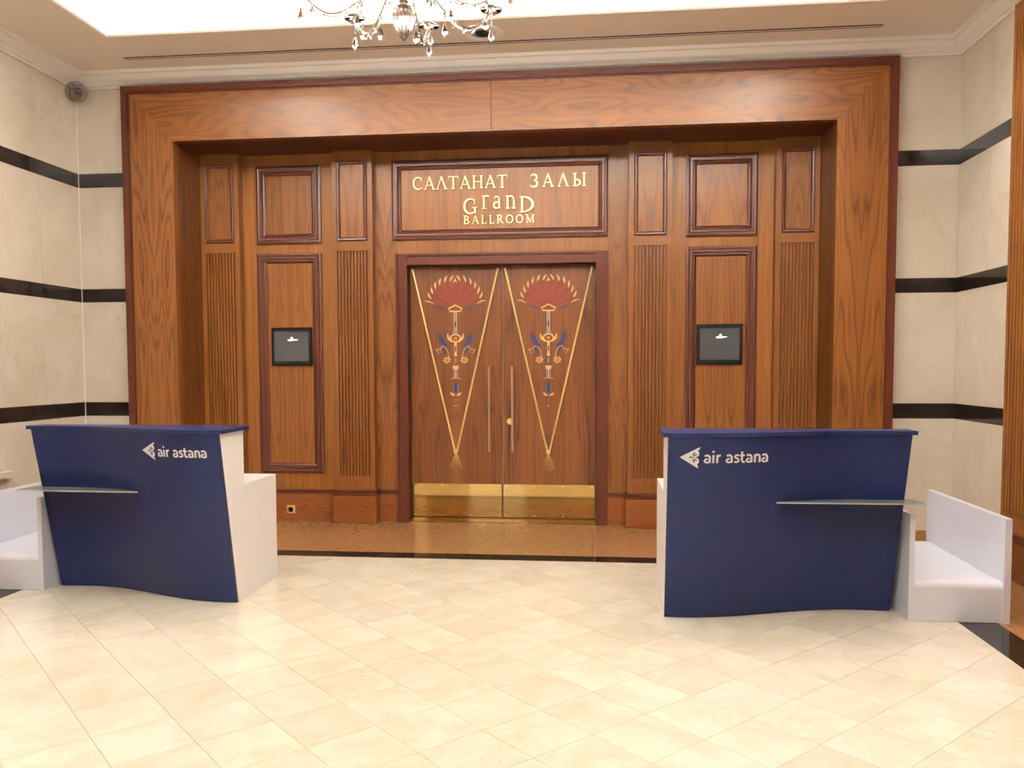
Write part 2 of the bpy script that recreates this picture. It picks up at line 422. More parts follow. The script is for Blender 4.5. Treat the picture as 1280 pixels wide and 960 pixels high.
# lip of the tray opening, mitred all round
def lip(prof, name, mat, x0, x1, y0, y1, parent):
    m = MB(); vs = []
    for d, z in prof: vs += [(x0+d, y0+d, z), (x1-d, y0+d, z), (x1-d, y1-d, z), (x0+d, y1-d, z)]
    n = len(prof)
    m.add(vs, [(i*4+k, i*4+(k+1) % 4, ((i+1) % n)*4+(k+1) % 4, ((i+1) % n)*4+k) for i in range(n) for k in range(4)])
    return m.build(name, mat, parent)
lip([(-0.03, CEIL+0.001), (-0.03, CEIL-0.012), (0.0, CEIL-0.018), (0.012, CEIL-0.006), (0.012, CEIL+0.52), (0.0, CEIL+0.52), (0.0, CEIL+0.001)], 'tray_lip', 'crown', TX0, TX1, TY0, TY1, ceil)
# crown moulding round the room
CP = [(0.0, 4.045), (0.018, 4.045), (0.022, 4.062), (0.04, 4.066), (0.048, 4.082), (0.075, 4.10), (0.095, 4.128), (0.102, 4.142), (0.122, 4.144), (0.128, 4.158), (0.135, CEIL+.001), (0.0, CEIL+.001)]
cr = lip(CP, 'trim_1', 'crown', XL, XR, YREAR, YB, None); struct(cr, 'white plaster crown moulding under the ceiling')
for p in cr.data.polygons: p.use_smooth = False

# ================================================================== WOODEN PORTAL FRAME
YF, XI0, XI1, ZI, ZO, T = 7.28, -3.83, 1.962, 3.54, 4.035, 0.07
pf = sroot('trim_2', (XC, YF, 0), 'broad walnut portal frame with dark outer edge around the ballroom entrance')
FR = lambda u, v, d: (u, d, v)
MB().prism([(PX0+T, 0), (XI0, 0), (XI0, ZI), (PX0+T, ZO-T)], FR, YF, 7.36).build('frame_board', 'wood', pf)
MB().prism([(XI1, 0), (PX1-T, 0), (PX1-T, ZO-T), (XI1, ZI)], FR, YF, 7.36).build('frame_board', 'wood', pf)
MB().prism([(XI0, ZI), (XC-.0015, ZI), (XC-.0015, ZO-T), (PX0+T, ZO-T)], FR, YF, 7.36).build('header_board', 'wood_h', pf)
MB().prism([(XC+.0015, ZI), (XI1, ZI), (PX1-T, ZO-T), (XC+.0015, ZO-T)], FR, YF, 7.36).build('header_board', 'wood_h', pf)
MB().box(PX0, PX0+T-.012, YF-.02, 7.37, 0, ZO-T+.012).box(PX0+T-.012, PX0+T, YF-.008, 7.37, 0, ZO-T).build('edge_trim', 'wood_dark', pf)
MB().box(PX1-T+.012, PX1, YF-.02, 7.37, 0, ZO-T+.012).box(PX1-T, PX1-T+.012, YF-.008, 7.37, 0, ZO-T).build('edge_trim', 'wood_dark', pf)
MB().box(PX0, PX1, YF-.02, 7.37, ZO-T+.012, ZO).box(PX0+T, PX1-T, YF-.008, 7.37, ZO-T, ZO-T+.012).build('edge_trim', 'wood_dark_h', pf)
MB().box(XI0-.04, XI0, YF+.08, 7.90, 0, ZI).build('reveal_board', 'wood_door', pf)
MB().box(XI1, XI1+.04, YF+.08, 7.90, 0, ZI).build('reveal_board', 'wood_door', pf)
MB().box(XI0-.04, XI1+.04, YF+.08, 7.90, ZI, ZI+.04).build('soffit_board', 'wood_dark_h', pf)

# ================================================================== PANELLED RECESS WALL
YW, YP, YPL, YBASE = 7.87, 7.78, 7.735, 7.848
DX0, DX1, DZ = -1.822, -0.030, 2.468       # double door opening
pw = sroot('wall_recess', (XC, YW, 0), 'walnut panelled wall with fluted pilasters around the ballroom doors')
PROF_BIG = [(0, 0), (0, .022), (.018, .03), (.03, .026), (.034, .036), (.055, .036), (.066, .022), (.072, .024), (.084, .016), (.094, .004), (.094, 0)]
PROF_SMALL = [(0, 0), (0, .012), (.008, .02), (.022, .018), (.032, .006), (.034, 0)]
def pilaster(o0, o1, sgn):
    x0, x1 = sorted((XC+sgn*o0, XC+sgn*o1)); w = x1-x0
    f0, f1 = x0+0.045, x1-0.045; zf0, zf1, gd = 0.455, 2.605, 0.022
    m = MB()
    m.box(x0, x1, YP+gd, YW, 0.30, ZI)
    m.box(x0, x1, YP, YP+gd, 0.30, zf0).box(x0, x1, YP, YP+gd, zf1, ZI).box(x0, f0, YP, YP+gd, zf0, zf1).box(f1, x1, YP, YP+gd, zf0, zf1)
    n = 9; gw = 0.015; pit = (f1-f0-gw)/n     # ribs between ten grooves
    for k in range(n):
        a = f0+gw+k*pit; b = a+pit-gw
        m.prism([(a, YP+gd), (a+.003, YP), (b-.003, YP), (b, YP+gd)], lambda u, v, d: (u, v, d), zf0, zf1)
    p = m.build('pilaster', 'wood_soft', pw)
    q = MB().frame(x0+.05, x1-.05, 2.695, 3.44, YP, PROF_SMALL).build('panel_moulding', 'mahogany', p)
    MB().box(x0+.084, x1-.084, YP-.003, YP, 2.729, 3.406).build('panel_field', 'wood', p)
    MB().bbox(x0-.02, x1+.02, YPL, YW, 0, 0.275).build('plinth', 'wood_base', p)
    MB().box(x0-.026, x1+.026, YPL-.006, YW, 0.275, 0.288).box(x0-.016, x1+.016, YPL+.008, YW, 0.288, 0.303).box(x0-.02, x1+.02, YPL+.002, YW, 0.303, 0.318).build('plinth_cap', 'wood_dark_h', p)
def base_run(x0, x1):
    MB().box(x0, x1, YBASE, YW, 0, 0.268).build('base_board', 'wood_base', pw)
    MB().box(x0, x1, YBASE-.006, YW, 0.268, 0.28).box(x0, x1, YBASE+.006, YW, 0.28, 0.292).box(x0, x1, YBASE, YW, 0.292, 0.305).build('base_cap', 'wood_dark_h', pw)
for sgn in (-1, 1):
    pilaster(2.51, 2.893, sgn); pilaster(1.2, 1.592, sgn)
    a, b = sorted((XC+sgn*1.592, XC+sgn*2.51))
    MB().box(a, b, YW, YW+.03, 0, ZI).build('wall_board', 'wood_flat', pw); base_run(a+.022, b-.022)
    a, b = sorted((XC+sgn*1.726, XC+sgn*2.364))
    for z0, z1 in ((2.69, 3.43), (0.475, 2.597)):
        q = MB().frame(a, b, z0, z1, YW, PROF_BIG).build('panel_moulding', 'mahogany', pw)
        MB().box(a+.094, b-.094, YW-.006, YW, z0+.094, z1-.094).build('panel_field', 'wood', q)
    a, b = sorted((XC+sgn*1.005, XC+sgn*1.2))
    MB().box(a, b, YW, YW+.03, 0, ZI).build('wall_board', 'wood', pw); base_run(*((a, b-.022) if sgn > 0 else (a+.022, b)))
MB().box(XC-1.005, XC+1.005, YW, YW+.03, DZ+.1, ZI).build('over_door_board', 'wood_flat', pw)
# door casing
dc = sroot('trim_3', (XC, YW, 0), 'dark mahogany casing around the double door')
def casing_profile(m, x0, x1, z0, z1, horiz=False):
    m.box(x0, x1, YW-.03, YW, z0, z1)
for nm, x0, x1, z0, z1, mt in (('casing_post', DX0-.112, DX0+.001, 0, DZ+.105, 'wood_dark'), ('casing_post', DX1-.001, DX1+.112, 0, DZ+.105, 'wood_dark'), ('casing_head', DX0+.001, DX1-.001, DZ-.001, DZ+.105, 'wood_dark_h')):
    m = MB()
    if nm == 'casing_head':
        m.box(x0, x1, YW-.022, YW+.12, z0+.02, z1-.022).box(x0, x1, YW-.036, YW, z1-.022, z1).box(x0, x1, YW-.03, YW+.12, z0, z0+.02)
    else:
        lft = x0 < XC
        xa, xb = (x0, x0+.022) if lft else (x1-.022, x1)      # outer bead
        xc_, xd = (x1-.02, x1) if lft else (x0, x0+.02)       # inner bead
        m.box(xa, xb, YW-.036, YW, z0, z1).box(min(xb, xc_) if lft else xd, xc_ if lft else xa, YW-.022, YW+.02, z0, z1).box(xc_, xd, YW-.03, YW+.12, z0, z1)
    m.build(nm, mt, dc)
MB().box(DX0, DX1, YW-.02, 8.0, 0, 0.018).box(DX0, DX1, 7.90, 8.0, 0.018, 0.040).build('threshold', 'brass_plate', dc)

# ================================================================== DOORS
YD = 7.955
XM = (DX0+DX1)/2
DN = lambda u, v, d: (u, YD-d, v)
def ellipse(cx, cz, rx, rz, n=14, a0=0, a1=2*PI): return [(cx+rx*math.cos(a0+(a1-a0)*k/n), cz+rz*math.sin(a0+(a1-a0)*k/n)) for k in range(n+(0 if abs(a1-a0-2*PI) < 1e-6 else 1))]
def leaf_shape(x0, z0, x1, z1, w, bend=0.0, n=6):
    """pointed leaf outline from (x0,z0) to (x1,z1)"""
    dx, dz = x1-x0, z1-z0; L = math.hypot(dx, dz); tx, tz_ = dx/L, dz/L; nx, nz = -tz_, tx
    up, dn = [], []
    for k in range(n+1):
        t = k/n; s = math.sin(PI*t); c = bend*s
        up.append((x0+dx*t+nx*(c+w/2*s**.8), z0+dz*t+nz*(c+w/2*s**.8))); dn.append((x0+dx*t+nx*(c-w/2*s**.8), z0+dz*t+nz*(c-w/2*s**.8)))
    return up+dn[::-1][1:-1]
def door_leaf(n, x0, x1, cx, label):
    d = MB().box(x0, x1, YD, YD+.045, 0.042, DZ-.004).build('door_%d' % n, 'wood_door'); struct(d, label)
    m = MB().box(x0+.004, x1-.004, YD-.004, YD, 0.046, 0.366)
    kp = m.build('kick_plate', 'brass_plate', d)
    sc = MB()
    for k in range(4):
        for zz in (0.062, 0.35): sc.lathe([(.006, -.003), (.006, 0)], (x0+.03+k*(x1-x0-.06)/3, YD-.004, zz), 8, 'Y')
    sc.build('screws', 'brass', kp)
    zt, zv = 2.438, 0.690; hw = 0.415
    for s in (-1, 1):
        MB().tube([(cx+s*hw, YD-.011, zt), (cx+s*.012, YD-.011, zv)], 0.010, 8).build('brass_rod', 'brass', d, True)
    kn = MB().lathe([(.001, -.036), (.018, -.032), (.024, -.02), (.02, -.006), (.012, 0)], (cx, YD, zv-.012), 12, 'Y').build('rod_knob', 'brass', d, True)
    ts = MB()
    for k in range(7):
        q = (k-3)/3
        ts.tube([(cx+q*.008, YD-.006, zv-.03), (cx+q*.035, YD-.005, zv-.10), (cx+q*.058, YD-.004, zv-.175-.03*(1-abs(q)))], .0026, 5)
    ts.build('tassel', 'brass', d)
    # inlaid flower; each leaf is a thin plate let into the veneer
    I = lambda shapes, name, mat, dep=.003: [MB().prism(p, DN, -.002, dep).build(name, mat, d) for p in shapes]
    def sym(p): return [p, [(2*cx-u, v) for u, v in p]]
    zb = 2.06
    # red fan, 14 petals
    A = [math.radians(15+150*k/14) for k in range(15)]
    def rad(a): 
        q = abs(a-PI/2)/math.radians(64); return 0.225+0.0*q
    def rim(a):
        q = abs(a-PI/2)/math.radians(75); return 0.252+0.018*math.sin(PI*min(1, q*1.2))+(0.012 if q < .12 else 0)
    for k in range(14):
        a, b = A[k], A[k+1]; c = (a+b)/2
        p = [(cx+.028*math.cos(a), zb+.028*math.sin(a)), (cx+.028*math.cos(b), zb+.028*math.sin(b)), (cx+rim(b)*math.cos(b)*.985, zb+rim(b)*math.sin(b)*.985), (cx+rim(c)*1.03*math.cos(c), zb+rim(c)*1.03*math.sin(c)), (cx+rim(a)*math.cos(a)*.985, zb+rim(a)*math.sin(a)*.985)]
        I([p], 'fan_petal', 'red' if k % 2 else 'red2')
    for k in range(1, 7):
        a = PI/2+math.radians(72)*k/6.3; r0 = rim(a)*.99
        I(sym(leaf_shape(cx+r0*math.cos(a), zb+r0*math.sin(a), cx+(r0+.058)*math.cos(a-.16), zb+(r0+.058)*math.sin(a-.16), .018, .006)), 'fan_tip', 'cream', .004)
    I([[(cx-.022, 2.302), (cx, 2.32), (cx+.022, 2.302), (cx+.012, 2.322), (cx, 2.35), (cx-.012, 2.322)]], 'fan_tip', 'cream', .004)
    I(sym(leaf_shape(cx+.205, 2.10, cx+.306, 2.132, .012, .012)), 'side_leaf', 'cream')
    I(sym(leaf_shape(cx+.08, 2.055, cx+.205, 2.098, .014, -.01)), 'side_leaf', 'blue')
    # diamond collar
    dm = MB().ribbon([(cx-.066, 2.058), (cx, 2.092), (cx+.066, 2.058), (cx+.05, 2.032), (cx-.05, 2.032)], .014, DN, 0, .005, True).build('collar', 'cream', d)
    I([[(cx-.03, 2.05), (cx, 2.07), (cx+.03, 2.05), (cx, 2.042)]], 'collar_heart', 'red')
    # stem
    for u in (-1, 1): I([[(cx+u*.009, 1.83), (cx+u*.015, 1.83), (cx+u*.015, 2.03), (cx+u*.009, 2.03)]], 'stem_side', 'cream')
    I([[(cx-.008, 1.83), (cx+.008, 1.83), (cx+.008, 2.03), (cx-.008, 2.03)]], 'stem', 'teal', .002)
    I([[(cx-.008, 1.88), (cx+.008, 1.88), (cx+.008, 1.935), (cx-.008, 1.935)]], 'stem_band', 'blue', .004)
    # eye flower
    MB().ribbon(ellipse(cx, 1.775, .048, .036, 18), .014, DN, 0, .005, True).build('eye_ring', 'cream', d)
    I([ellipse(cx, 1.775, .022, .015)], 'eye', 'orange', .004)
    I(sym(leaf_shape(cx+.03, 1.735, cx+.078, 1.825, .02, -.014)), 'eye_leaf', 'cream', .004)
    I([ellipse(cx, 1.83, .03, .012)], 'eye_cap', 'teal', .004)
    # blue wing leaves
    I(sym(leaf_shape(cx+.07, 1.69, cx+.155, 1.835, .042, -.026)), 'wing_leaf', 'blue', .003)
    for s in (-1, 1):
        MB().ribbon([(cx+s*(.058+.045*math.sin(t)), 1.60+.105*math.sin(t*.5+.05)) for t in [PI*.0+k*PI*.95/8 for k in range(9)]], [.008, .014, .018, .02, .02, .018, .014, .01, .006], DN, 0, .004).build('curl_leaf', 'blue', d)
        MB().ribbon([(cx+s*x, z) for x, z in ((.135, 1.635), (.148, 1.66), (.165, 1.675), (.185, 1.66), (.175, 1.635), (.155, 1.63))], .007, DN, 0, .004).build('tendril', 'teal', d)
        MB().ribbon([(cx+s*x, z) for x, z in ((.06, 1.57), (.075, 1.64), (.10, 1.69), (.13, 1.70), (.15, 1.665))], .006, DN, 0, .005).build('tendril', 'cream', d)
    I(sym(leaf_shape(cx+.165, 1.65, cx+.20, 1.672, .016)), 'tendril_tip', 'orange', .004)
    # lower stem and stars
    I([[(cx-.012, 1.63), (cx+.012, 1.63), (cx+.012, 1.735), (cx-.012, 1.735)]], 'stem', 'cream', .003)
    I([[(cx-.006, 1.645), (cx+.006, 1.645), (cx+.006, 1.70), (cx-.006, 1.70)]], 'stem_band', 'blue', .004)
    I([[(cx-.02, 1.61), (cx, 1.64), (cx+.02, 1.61), (cx, 1.60)]], 'stem_foot', 'cream', .004)
    for s in (-1, 1):
        for k in range(8):
            a = 2*PI*k/8+.2
            I([leaf_shape(cx+s*.085+.012*math.cos(a), 1.565+.012*math.sin(a), cx+s*.085+.042*math.cos(a), 1.565+.036*math.sin(a), .013, 0, 4)], 'star_petal', 'cream', .003)
        I([ellipse(cx+s*.085, 1.565, .011, .011, 8)], 'star_heart', 'orange', .005)
    I([leaf_shape(cx, 1.53, cx, 1.595, .018)], 'bud', 'teal')
    # lower vase and arrow
    I([[(cx-.03, 1.505), (cx-.014, 1.515), (cx, 1.505), (cx+.014, 1.515), (cx+.03, 1.505), (cx+.022, 1.475), (cx-.022, 1.475)]], 'cup', 'cream', .004)
    for u in (-.016, 0, .016): I([[(cx+u-.005, 1.385), (cx+u+.005, 1.385), (cx+u+.005, 1.475), (cx+u-.005, 1.475)]], 'vase_bar', 'teal' if u else 'cream')
    I(sym(leaf_shape(cx+.02, 1.40, cx+.052, 1.385, .012, -.006)), 'vase_leaf', 'orange')
    I([[(cx-.022, 1.37), (cx, 1.385), (cx+.022, 1.37), (cx, 1.345)]], 'knot', 'red', .004)
    I([[(cx-.018, 1.255), (cx+.018, 1.255), (cx+.018, 1.34), (cx-.018, 1.34)]], 'arrow_shaft', 'blue')
    for u in (-1, 1): I([[(cx+u*.018, 1.25), (cx+u*.023, 1.25), (cx+u*.023, 1.34), (cx+u*.018, 1.34)]], 'arrow_side', 'teal', .004)
    I(sym(leaf_shape(cx+.004, 1.225, cx+.052, 1.255, .022, -.008)), 'arrow_leaf', 'cream', .004)
    for zz, r in ((1.185, .006), (1.16, .005), (1.125, .016), (1.095, .005)): I([ellipse(cx, zz, r, r*.75, 8)], 'drop', 'teal' if r > .01 else 'orange')
    return d
d1 = door_leaf(1, DX0+.006, XM-.004, -1.377, 'left leaf of the walnut double door with inlaid flower and brass rods')
d2 = door_leaf(2, XM+.004, DX1-.006, -0.481, 'right leaf of the walnut double door with inlaid flower, brass rods and lock')
for d, x in ((d1, -1.047), (d2, -.823)):
    MB().tube([(x, YD-.05, .68), (x, YD-.05, 1.503)], .013, 10).build('pull_handle', 'steel', d, True)
    MB().tube([(x, YD-.05, .76), (x, YD, .76)], .007, 8).tube([(x, YD-.05, 1.42), (x, YD, 1.42)], .007, 8).build('handle_mount', 'steel', d, True)
MB().lathe([(.001, -.03), (.018, -.028), (.022, -.016), (.03, -.01), (.032, 0)], (-.853, YD, .973), 18, 'Y').build('door_lock', 'brass', d2, True)
MB().box(XM+.004, XM+.009, YD-.003, YD, .37, DZ-.03).build('meeting_strip', 'steel', d2)

# ================================================================== SIGN OVER THE DOOR
sg = thing('ballroom_sign', (XC-.007, YW, 2.706), 'dark framed walnut sign panel with gold lettering above the double door', 'sign')
sx0, sx1, sz0, sz1 = -1.962, 0.078, 2.706, 3.448
MB().frame(sx0, sx1, sz0, sz1, YW-.001, PROF_BIG).build('sign_frame', 'mahogany', sg)
MB().box(sx0+.09, sx1-.09, YW-.008, YW-.001, sz0+.09, sz1-.09).build('sign_panel', 'wood_flat', sg)
def arc(cx, cy, rx, ry, a0, a1, n=10): return [(cx+rx*math.cos(math.radians(a0+(a1-a0)*k/n)), cy+ry*math.sin(math.radians(a0+(a1-a0)*k/n))) for k in range(n+1)]
TH, TN, SF = .13, .065, .05
def bar(x0, x1, y, w=SF): return ([(x0, y), (x1, y)], w)
def stem(x, y0=0, y1=1, w=TH): return ([(x, y0), (x, y1)], w)
def sw(n, a=TN, b=.15): return [a+(b-a)*math.sin(PI*k/n) for k in range(n+1)]
SERIF = {   # glyph -> (width, strokes)
 'C': (.80, [(arc(.45, .5, .38, .46, 48, 312, 14), sw(14)), ([(.70, .62), (.70, .94)], .05), ([(.70, .06), (.70, .2)], .04)]),
 'A': (.86, [([(.10, .03), (.43, .98)], TN), ([(.41, 1.0), (.76, .03)], TH), bar(.22, .64, .34), bar(0, .22, .025), bar(.62, .90, .025)]),
 'V': (.86, [([(.10, .03), (.43, .98)], TN), ([(.41, 1.0), (.76, .03)], TH), bar(0, .22, .025), bar(.62, .90, .025)]),
 'T': (.80, [stem(.40, .02, .96), bar(.02, .78, .965, .06), ([(.04, .97), (.02, .78)], .05), ([(.76, .97), (.78, .78)], .05), bar(.26, .54, .025)]),
 'H': (.90, [stem(.16), stem(.74), bar(.16, .74, .52, .06), bar(.02, .30, .025), bar(.60, .88, .025), bar(.02, .30, .975), bar(.60, .88, .975)]),
 'Z': (.66, [(arc(.30, .74, .24, .23, 150, -80, 10), sw(10)), (arc(.30, .27, .29, .25, 85, -150, 10), sw(10))]),
 'Y': (1.05, [stem(.16), (arc(.16, .28, .40, .255, 90, -90, 10), sw(10)), bar(.02, .30, .975), bar(.02, .2, .025), stem(.86), bar(.72, 1.0, .025), bar(.72, 1.0, .975)]),
 'G': (.92, [(arc(.45, .5, .39, .46, 48, 312, 14), sw(14)), ([(.70, .62), (.70, .94)], .05), stem(.74, .06, .42, .12), bar(.56, .90, .42)]),
 'r': (.60, [stem(.20, 0, .95), bar(.05, .40, .025), bar(.04, .2, .93), (arc(.42, .68, .22, .26, 170, 50, 6), [.06, .07, .08, .09, .11, .13, .13])]),
 'a': (.70, [stem(.50, .04, .70), (arc(.30, .68, .20, .26, 150, 0, 8), sw(8, .08, .1)), (arc(.30, .27, .22, .24, 60, 330, 10), sw(10)), ([(.50, .06), (.62, .03)], .06)]),
 'n': (.82, [stem(.18, 0, .95), bar(.04, .34, .025), bar(.03, .2, .93), (arc(.40, .62, .24, .30, 160, 0, 8), sw(8, .08, .11)), stem(.64, 0, .64), bar(.50, .80, .025)]),
 'D': (.95, [stem(.16), (arc(.22, .5, .62, .475, 90, -90, 14), sw(14, .05, .17)), bar(.02, .30, .975), bar(.02, .30, .025)]),
 'B': (.76, [stem(.16), (arc(.22, .75, .34, .225, 90, -90, 8), sw(8)), (arc(.22, .27, .42, .25, 90, -90, 8), sw(8)), bar(.02, .3, .975), bar(.02, .3, .025)]),
 'L': (.70, [stem(.18), bar(.04, .64, .03, .06), ([(.62, .03), (.65, .25)], .05), bar(.04, .34, .975)]),
 'R': (.82, [stem(.16), (arc(.22, .74, .36, .24, 90, -90, 8), sw(8)), ([(.34, .5), (.76, .02)], TH), bar(.02, .3, .975), bar(.02, .3, .025), bar(.66, .86, .025)]),
 'O': (.96, [(arc(.47, .5, .39, .46, 0, 360, 20), [.07+.07*abs(math.cos(2*PI*k/20)) for k in range(21)])]),
 'M': (1.1, [stem(.14, 0, 1, .06), ([(.14, 1), (.50, .08)], TH), ([(.50, .08), (.86, 1)], .06), stem(.88), bar(.02, .26, .025), bar(.76, 1.02, .025), bar(.0, .2, .975), bar(.84, 1.02, .975)]),
}
def letters(text, x0, x1, z, h, zs=None, hs=None):
    ad = []; gap = .16
    ws = [SERIF[c][0]*(hs[i] if hs else h) for i, c in enumerate(text)]
    gapm = (x1-x0-sum(ws))/max(1, len(text)-1)
    x = x0
    for i, c in enumerate(text):
        hh = hs[i] if hs else h; zz = zs[i] if zs else z; m = MB()
        for si, (pts, w) in enumerate(SERIF[c][1]):
            P = [(x+u*hh, zz+v*hh) for u, v in pts]
            W = [q*hh*.86 for q in w] if isinstance(w, list) else w*hh*.86
            m.ribbon(P, W, lambda u, v, d: (u, YW-.008-d, v), .010, .022+.0006*si)
        m.build('letter', 'gold', sg)
        x += ws[i]+gapm
letters('CAVTAHAT', -1.758, -.858, 3.170, .12)
letters('ZAVY', -.648, -.120, 3.168, .122)
letters('GranD', -1.274, -.604, 0, 0, [2.932, 2.980, 2.978, 2.978, 2.940], [.148, .128, .122, .126, .146])
letters('BALLROOM', -1.274, -.600, 2.842, .078)

# ================================================================== SCREENS, SOCKET
for x0, x1, lab in ((-3.168, -2.766, 'small black wall screen on the left panel, above the left counter'), (.893, 1.307, 'small black wall screen on the right panel, above the right counter')):
    t = thing('wall_screen', ((x0+x1)/2, 7.864, 1.517), lab, 'screen', 'small wall screens beside the doors')
    y = 7.835
    b = MB().bbox(x0, x1, y, 7.864, 1.517, 1.884, .005).build('bezel', 'bezel', t)
    MB().box(x0+.03, x1-.03, y-.002, y, 1.558, 1.845).build('display', 'screen', t)
    cxm, cz = (x0+x1)/2, 1.767
    MB().prism(ellipse(cxm+.006, cz+.014, .013, .013, 10), lambda u, v, d: (u, y-.002-d, v), 0, .001).prism([(cxm-.036, cz-.012), (cxm+.0, cz-.012), (cxm+.068, cz-.004), (cxm+.068, cz+.003), (cxm-.03, cz+.004)], lambda u, v, d: (u, y-.002-d, v), 0, .001).build('screen_logo', 'screen_mark', t)
t = thing('power_socket', (-3.003, YBASE, .068), 'small square brass socket plate low on the wooden base', 'socket')
MB().bbox(-3.045, -2.961, YBASE-.01, YBASE, .068, .15, .004).build('plate', 'brass', t)
MB().lathe([(.022, -.003), (.026, 0)], (-3.003, YBASE-.01, .109), 16, 'Y').build('insert', 'bezel', t)

# ================================================================== WOODEN PORTAL ON THE RIGHT WALL
rp = sroot('trim_4', (XR, 5, 0), 'walnut portal with fluted edge on the right wall')
m = MB().box(XR-.055, XR+.03, 5.75, 6.36, .3, 4.03)
for k in range(12): m.box(XR-.067, XR-.055, 5.80+k*.045, 5.80+k*.045+.03, .45, 3.9)
m.build('fluted_board', 'wood_flat', rp)
MB().box(XR-.10, XR+.03, 5.70, 6.385, 0, .275).build('plinth', 'wood_base', rp)
MB().box(XR-.106, XR+.03, 5.69, 6.39, .275, .29).box(XR-.095, XR+.03, 5.70, 6.38, .29, .318).build('plinth_cap', 'wood_dark', rp)
MB().box(XR-.03, XR+.03, 3.3, 5.70, 0, 4.03).build('wall_board', 'wood_flat', rp)

# ================================================================== CEILING FITTINGS
v = thing('air_vent', (XC, 6.98, CEIL), 'long thin dark slot vent in the beige ceiling', 'vent')
MB().box(-4.09, 2.21, 6.95, 6.966, CEIL-.003, CEIL).build('slot', 'slot', v)
MB().box(-4.09, 2.21, 6.984, 7.0, CEIL-.003, CEIL).build('slot', 'slot', v)
MB().box(-4.10, 2.22, 6.966, 6.984, CEIL-.004, CEIL).build('slot_bar', 'ceiling', v)
v = thing('ceiling_downlight', (-.935, 6.765, CEIL), 'round white recessed downlight in the ceiling behind the chandelier', 'downlight')
MB().lathe([(.165, 0), (.163, -.010), (.14, -.016), (.10, -.006), (.095, 0)], (-.935, 6.765, CEIL), 28).build('trim_ring', 'crown', v, True)
MB().lathe([(.094, 0), (.094, -.004), (.07, -.005)], (-.935, 6.765, CEIL-.001), 24).build('baffle', 'plastic', v)
MB().lathe([(.062, 0), (.05, -.010), (.02, -.013)], (-.935, 6.765, CEIL-.004), 20).build('lamp_face', 'slot', v, True)

# unseen side-strip downlights added as light sources; the far right one suits a wall glint
for x in (2.56, -4.42):
    for y in ((5.94, 3.6, 1.2) if x > 0 else (4.6, 2.6, 0.6)):
        v = thing('ceiling_downlight', (x, y, CEIL), 'small added downlight, out of view, in the %s side strip of the ceiling, %s' % (('right' if x > 0 else 'left'), {0: 'nearest the viewer', 1: 'between two others', 2: 'nearest the back wall'}[0 if y < 2 else (1 if y < 4 else 2)]), 'downlight', 'added unseen ceiling downlights')
        MB().lathe([(.06, 0), (.058, -.006), (.046, -.008), (.040, 0)], (x, y, CEIL), 20).build('trim_ring', 'crown', v, True)
        MB().lathe([(.04, 0), (.04, -.003)], (x, y, CEIL-.001), 16).build('lamp_face', 'bulb', v)
        l = bpy.data.lights.new('downlight', 'SPOT'); l.energy = DOWN_W; l.color = WARM; l.spot_size = math.radians(95); l.spot_blend = .7; l.shadow_soft_size = .04
        put('added_downlight_lamp', l, (x, y, CEIL-.02), v)

# security camera in the corner
v = thing('security_camera', (-4.70, 7.22, 3.985), 'round corner security camera in a clear bubble under the crown moulding', 'camera')
vc = Vector((-4.70, 7.22, 3.985)); dirn = Vector((.55, -.83, -.12)).normalized()
MB().tube([vc+Vector((-.085, .125, .0)), vc+Vector((-.02, .03, 0))], [.03, .045], 14).build('bracket', 'plastic', v, True)
MB().lathe([(.085*math.sin(PI*k/10)+.0005, .085*math.cos(PI*k/10)) for k in range(11)], vc, 22).build('bubble', 'dome', v, True)
rp_ = []
a1 = dirn.cross(Vector((0, 0, 1))).normalized(); a2 = a1.cross(dirn)
for k in range(25): rp_.append(vc+.088*(math.cos(2*PI*k/24)*a1+math.sin(2*PI*k/24)*a2))
MB().tube(rp_, .003, 6, False).build('ring', 'steel', v, True)
MB().tube([vc, vc+dirn*.035+Vector((.02, 0, 0))], [.036, .034], 14).build('camera_body', 'plastic', v, True)
MB().tube([vc+dirn*.03+Vector((.02, 0, 0)), vc+dirn*.055+Vector((.02, 0, 0))], [.03, .026], 14).build('lens', 'lens', v, True)

